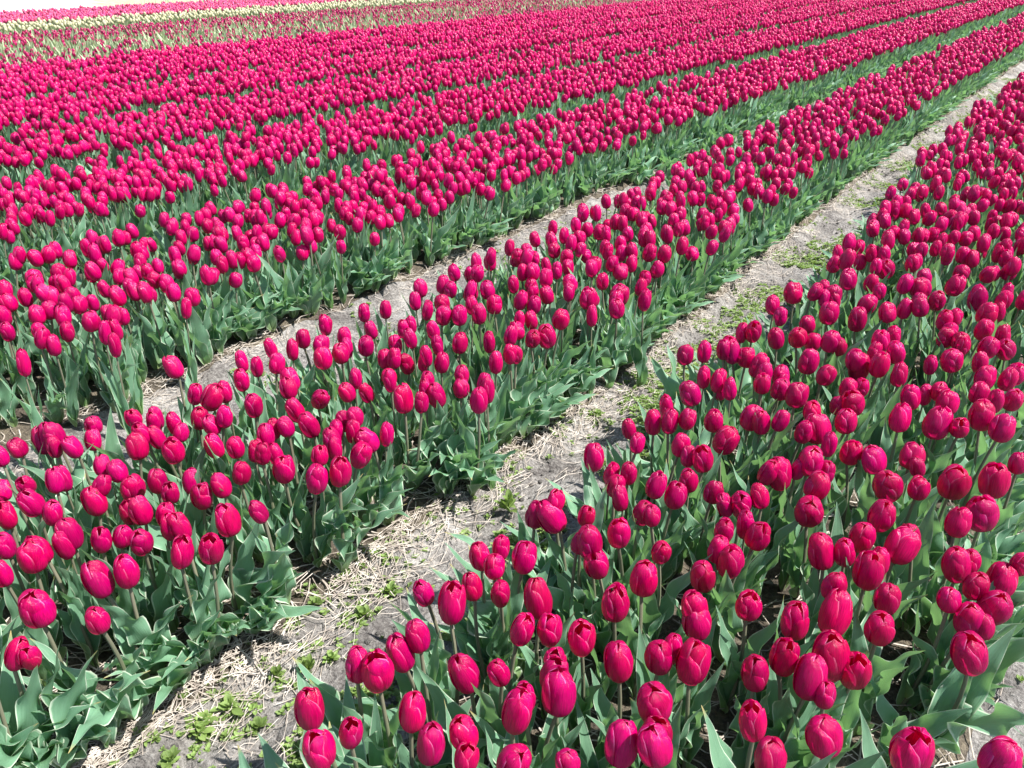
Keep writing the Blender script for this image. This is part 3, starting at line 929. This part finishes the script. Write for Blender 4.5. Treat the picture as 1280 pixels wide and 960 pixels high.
# soil under the far strips, sandy yard and grass bank behind them
far = mesh_obj('field_soil', [(-21.2, -2, -.05), (BEDS[-1][0], -2, -.05), (BEDS[-1][0], 80, -.05), (-21.2, 80, -.05)], [(0, 1, 2, 3)], M_BED, smooth_=False)
tag(far, kind='structure')
xs = np.linspace(-60, -21.2, 60); ys_ = np.linspace(-2, 90, 120)
X, Y = np.meshgrid(xs, ys_)
Z = -.06 + .1 * fbm(X * .7, Y * .7, 4)
v = np.stack([X.ravel(), Y.ravel(), Z.ravel()], 1)
f = grid_faces(60, 120)
cx_ = v[f].mean(1)
edge_ = 11.2 + 1.2 * fbm(cx_[:, 0] * .8, cx_[:, 1] * .8, 8) + (-21 - cx_[:, 0]) * .55
for nm, mat, sel in (('sandy_track', M_SAND, cx_[:, 1] < edge_), ('grass_bank', M_GRASS, cx_[:, 1] >= edge_)):
    ff = f[sel]
    idx, inv = np.unique(ff, return_inverse=True)
    o = mesh_obj(nm, v[idx], inv.reshape(-1, 4), mat)
    tag(o, kind='structure')
# grass tufts on the bank
s = Soup()
r = random.Random(5)
for k in range(2600):
    X0 = -21.3 - abs(r.gauss(0, 2.2)); Y0 = r.uniform(9, 32)
    if Y0 < 11.2 + (-21 - X0) * .55 + r.gauss(0, .4) and r.random() < .93:
        continue
    z0 = -.06
    for q in range(3):
        a = r.uniform(0, 6.28); h = r.uniform(.08, .28); w = .008
        dx, dy = math.cos(a), math.sin(a); ox, oy = X0 + r.gauss(0, .05), Y0 + r.gauss(0, .05)
        s.add([(ox - dy * w, oy + dx * w, z0), (ox + dy * w, oy - dx * w, z0), (ox + dy * w * .3 + dx * h * .4, oy - dx * w * .3 + dy * h * .4, z0 + h), (ox - dy * w * .3 + dx * h * .4, oy + dx * w * .3 + dy * h * .4, z0 + h)],
              [(0, 1, 2, 3)], [(0, 0), (1, 0), (1, 1), (0, 1)])
me = s.mesh('bank_grass', [M_GRASS])
o = bpy.data.objects.new('bank_grass', me); COL.objects.link(o)
tag(o, 'rough yellowish grass on the bank behind the pink strip', 'grass', kind='stuff')

# ------------------------------------------------------------------ straw lying on the paths and between the plants
s = Soup()
r = random.Random(21)


def straw(x, y, L, a, w, lift=0.0):
    n = 4
    t = np.linspace(-.5, .5, n)
    bend = r.gauss(0, .14) * L
    cx, cy_ = x + t * L * math.cos(a) - bend * (t ** 2) * math.sin(a) * 4, y + t * L * math.sin(a) + bend * (t ** 2) * math.cos(a) * 4
    z = gz(cx, cy_)
    z = np.maximum(z, np.linspace(z[0], z[-1], n) - .004) + .003 + lift + r.uniform(0, .012) + np.abs(t) * r.uniform(-.004, .02)
    nx, ny = -math.sin(a) * w / 2, math.cos(a) * w / 2
    v = np.zeros((n, 3, 3))
    v[:, 0] = np.stack([cx - nx, cy_ - ny, z], 1)
    v[:, 1] = np.stack([cx, cy_, z + w * .55], 1)
    v[:, 2] = np.stack([cx + nx, cy_ + ny, z], 1)
    u = np.zeros((n * 3, 2))
    s.add(v.reshape(-1, 3), grid_faces(3, n), u)


for pi, (a, b) in enumerate(PATHS):
    tot = (10500, 5600, 1500)[pi]
    for k in range(tot):
        y = .1 + 15 * r.random() ** 1.7
        e = r.random()
        if e < .60:
            x = a + abs(r.gauss(0, .10)) - .06          # thick along the bed on the far side
        elif e < .72:
            x = b - abs(r.gauss(0, .05)) + .05
        else:
            x = r.uniform(a, b)
            if vnoise(x * 5, y * 3, 51) < .60:
                continue
        if vnoise(x * 6, y * 4, 52) < .34:
            continue
        ang = math.pi / 2 + r.gauss(0, .38) if r.random() < .72 else r.uniform(0, 6.28)
        straw(x + float(drift(x, y)), y, r.choice([r.uniform(.015, .05), r.uniform(.03, .15)]), ang, r.uniform(.0011, .0030))
for k, (a, b) in enumerate(BEDS[:3]):
    for q in range(1700 if k < 2 else 700):
        y = .1 + 5 * r.random() ** 1.5; x = r.uniform(a, b)
        straw(x, y, r.uniform(.05, .16), r.uniform(0, 6.28), r.uniform(.0022, .0045))
me = s.mesh('straw', [M_STRAW])
o = bpy.data.objects.new('straw', me); COL.objects.link(o)
tag(o, 'bleached dry straw strewn along the paths and under the tulips', 'straw', kind='stuff')

# ------------------------------------------------------------------ crumbs and clods of soil
def clod(seed):
    r_ = random.Random(seed)
    nu, nv = 9, 6
    th = np.linspace(0, 2 * np.pi, nu); ph = np.linspace(.02, np.pi - .02, nv)
    T, Pp = np.meshgrid(th, ph)
    d = 1 + .55 * fbm(np.cos(T) * 1.6 + seed * 9.1 + 5, np.sin(T) * 1.6 + Pp * 1.3, seed, 2)
    co = np.stack([(np.sin(Pp) * np.cos(T) * d).ravel(), (np.sin(Pp) * np.sin(T) * d * .8).ravel(), (np.cos(Pp) * d * .6).ravel()], 1)
    return new_mesh('clod', co, grid_faces(nu, nv), M_SOIL, np.zeros((len(co), 2)))


clods = proto_collection('clods', [bpy.data.objects.new('clod_%d' % k, clod(k)) for k in range(6)])
pts, rot, scl, var = [], [], [], []
r = random.Random(301)
for pi, (a, b) in enumerate(PATHS):
    for k in range((5200, 2600, 900)[pi]):
        y = .1 + 9 * r.random() ** 1.6; x = r.uniform(a - .05, b + .05)
        if vnoise(x * 6, y * 4, 71) < .35 + .3 * r.random():
            continue
        d_ = .0022 + .010 * r.random() ** 5
        put(x + float(drift(x, y)), y, gz(x, y) + d_ * .15, r.uniform(-.5, .5), r.uniform(-.5, .5), r.uniform(0, 6.28), d_, d_ * r.uniform(.7, 1.2), r.randrange(6))
scatter('soil_crumbs', pts, rot, scl, var, clods, 'crumbs and small clods of dry grey soil on the paths', 'soil')

# ------------------------------------------------------------------ weeds on the paths
# rosettes one can tell apart: view position, size, label
ROSETTES = [
    (250, 916, 1.0, 'starry green weed rosette on grey soil nearest the bottom of the path'),
    (255, 905, 1.1, 'leafy weed rosette on the straw edge above the starry one'),
    (288, 886, 1.2, 'dense bushy light-green weed clump beside the straw at the bottom of the path'),
    (322, 910, .9, 'light-green weed clump between the bushy weed and the nearest tulips'),
    (212, 950, .9, 'weed rosette at the bottom edge in the corner of the nearer path'),
    (386, 842, .9, 'grey-green weed with a thin upright stalk in bare soil by the nearest bed'),
    (415, 825, .8, 'single flat pale-green seedling on grey soil near the nearest bed'),
    (455, 772, 1.1, 'spiky light-green weed tuft below the middle bed clump'),
    (488, 742, 1.1, 'weed patch plant midway between the two beds above the plump bloom'),
    (395, 757, .9, 'low weeds at the foot of the middle bed clump with the long stem'),
    (636, 640, 1.3, 'tall grassy weed standing in the middle of the nearer path'),
    (745, 520, 1.0, 'weed tuft on the path ridge left of the first dark soil hollow'),
    (880, 405, 1.0, 'weed tuft on the path just above the lone tulip'),
    (345, 848, .7, 'small weed rosette alone on grey soil left of the stalked weed'),
]
def oval_leaf(r_, L, W, lean, bend):
    ns, nu = 7, 5
    s_ = np.linspace(0, 1, ns); u = np.linspace(-1, 1, nu)
    th = lean + bend * s_
    x = np.concatenate([[0], np.cumsum(np.sin(th[1:]) * L / (ns - 1))]); z = np.concatenate([[0], np.cumsum(np.cos(th[1:]) * L / (ns - 1))])
    w = W * np.array([.12, .3, .72, 1.0, 1.0, .72, .1])
    S, U = np.meshgrid(s_, u, indexing='ij')
    cup = .35 * (U ** 2) * w[:, None]
    co = np.stack([(x[:, None] - cup * np.cos(th)[:, None]).ravel(), (U * w[:, None]).ravel(), (z[:, None] + cup * np.sin(th)[:, None]).ravel()], 1)
    return co, grid_faces(nu, ns), np.stack([(U.ravel() + 1) / 2, S.ravel()], 1)


def weed_soup(seed, n, size):
    r_ = random.Random(seed)
    so = Soup()
    for k in range(n):
        t = k / n
        co, f, uv = oval_leaf(r_, size * r_.uniform(.6, 1.1) * (1 - .5 * t), size * r_.uniform(.16, .25), r_.uniform(.9, 1.3) - .8 * t, r_.uniform(.1, .6))
        so.add(rotz(co, k * 2.4 + r_.gauss(0, .3)) + np.array([r_.gauss(0, .08) * size, r_.gauss(0, .08) * size, .002 + .25 * t * size]), f, uv)
    return so


weed_meshes = [weed_soup(k + 1, 20, .034).mesh('weed', [M_WEED]) for k in range(5)]
sprig = proto_collection('sprigs', [bpy.data.objects.new('sprig_%d' % k, weed_soup(20 + k, 8, .022).mesh('sprig', [M_WEED])) for k in range(5)])
pts, rot, scl, var = [], [], [], []
r = random.Random(77)
for pi, (a, b) in enumerate(PATHS):
    for k in range((16000, 2600, 150)[pi]):
        y = .2 + 14 * r.random() ** 1.35; x = r.gauss((a + b) / 2 - (.0 if pi == 0 else .10), .13)
        if x < a or x > b: continue
        nz_ = vnoise(x * 5.5, y * 3.2, 41) * .62 + vnoise(x * 14, y * 14, 42) * .38
        if nz_ < (.56 if pi == 0 else .64) + r.gauss(0, .03): continue
        x += float(drift(x, y))
        put(x, y, (gz(x, y)) - .001, 0, 0, r.uniform(0, 6.28), r.uniform(.4, 1.2), r.uniform(.4, 1.2), r.randrange(5))
for (px, py, k, lab) in ROSETTES + [(300, 870, 1, ''), (430, 745, 1, ''), (470, 715, 1, ''), (500, 690, 1, ''), (560, 655, 1, ''), (610, 615, 1, ''), (640, 590, 1, ''), (240, 940, 1, ''), (700, 540, 1, ''), (790, 470, 1, '')]:
    q = ray(px, py); t = (CAM_H + .05) / -q[2]
    for _ in range(26 if not lab else 11):
        x = q[0] * t + r.gauss(0, .055); y = q[1] * t + r.gauss(0, .065)
        put(x, y, gz(x, y) - .001, 0, 0, r.uniform(0, 6.28), r.uniform(.35, 1.15), r.uniform(.4, 1.1), r.randrange(5))
scatter('weeds', pts, rot, scl, var, sprig, 'small yellow-green weed seedlings scattered in patches over the path soil', 'weeds')

for (px, py, k, lab) in ROSETTES:
    q = ray(px, py)
    t = (CAM_H + .05) / -q[2]
    x, y = q[0] * t, q[1] * t
    for _ in range(3):
        t = (CAM_H - (gz(x, y))) / -q[2]; x, y = q[0] * t, q[1] * t
    o = bpy.data.objects.new('weed', weed_meshes[r.randrange(5)])
    COL.objects.link(o)
    o.location = (x, y, (gz(x, y)) - .001)
    o.rotation_euler = (0, 0, r.uniform(0, 6.28))
    hz = 2.0 if 'tall' in lab or 'stalk' in lab else 1.0
    k *= 1.2
    o.scale = (k, k, k * hz)
    tag(o, lab, 'weed', 'weeds growing on the nearer path')
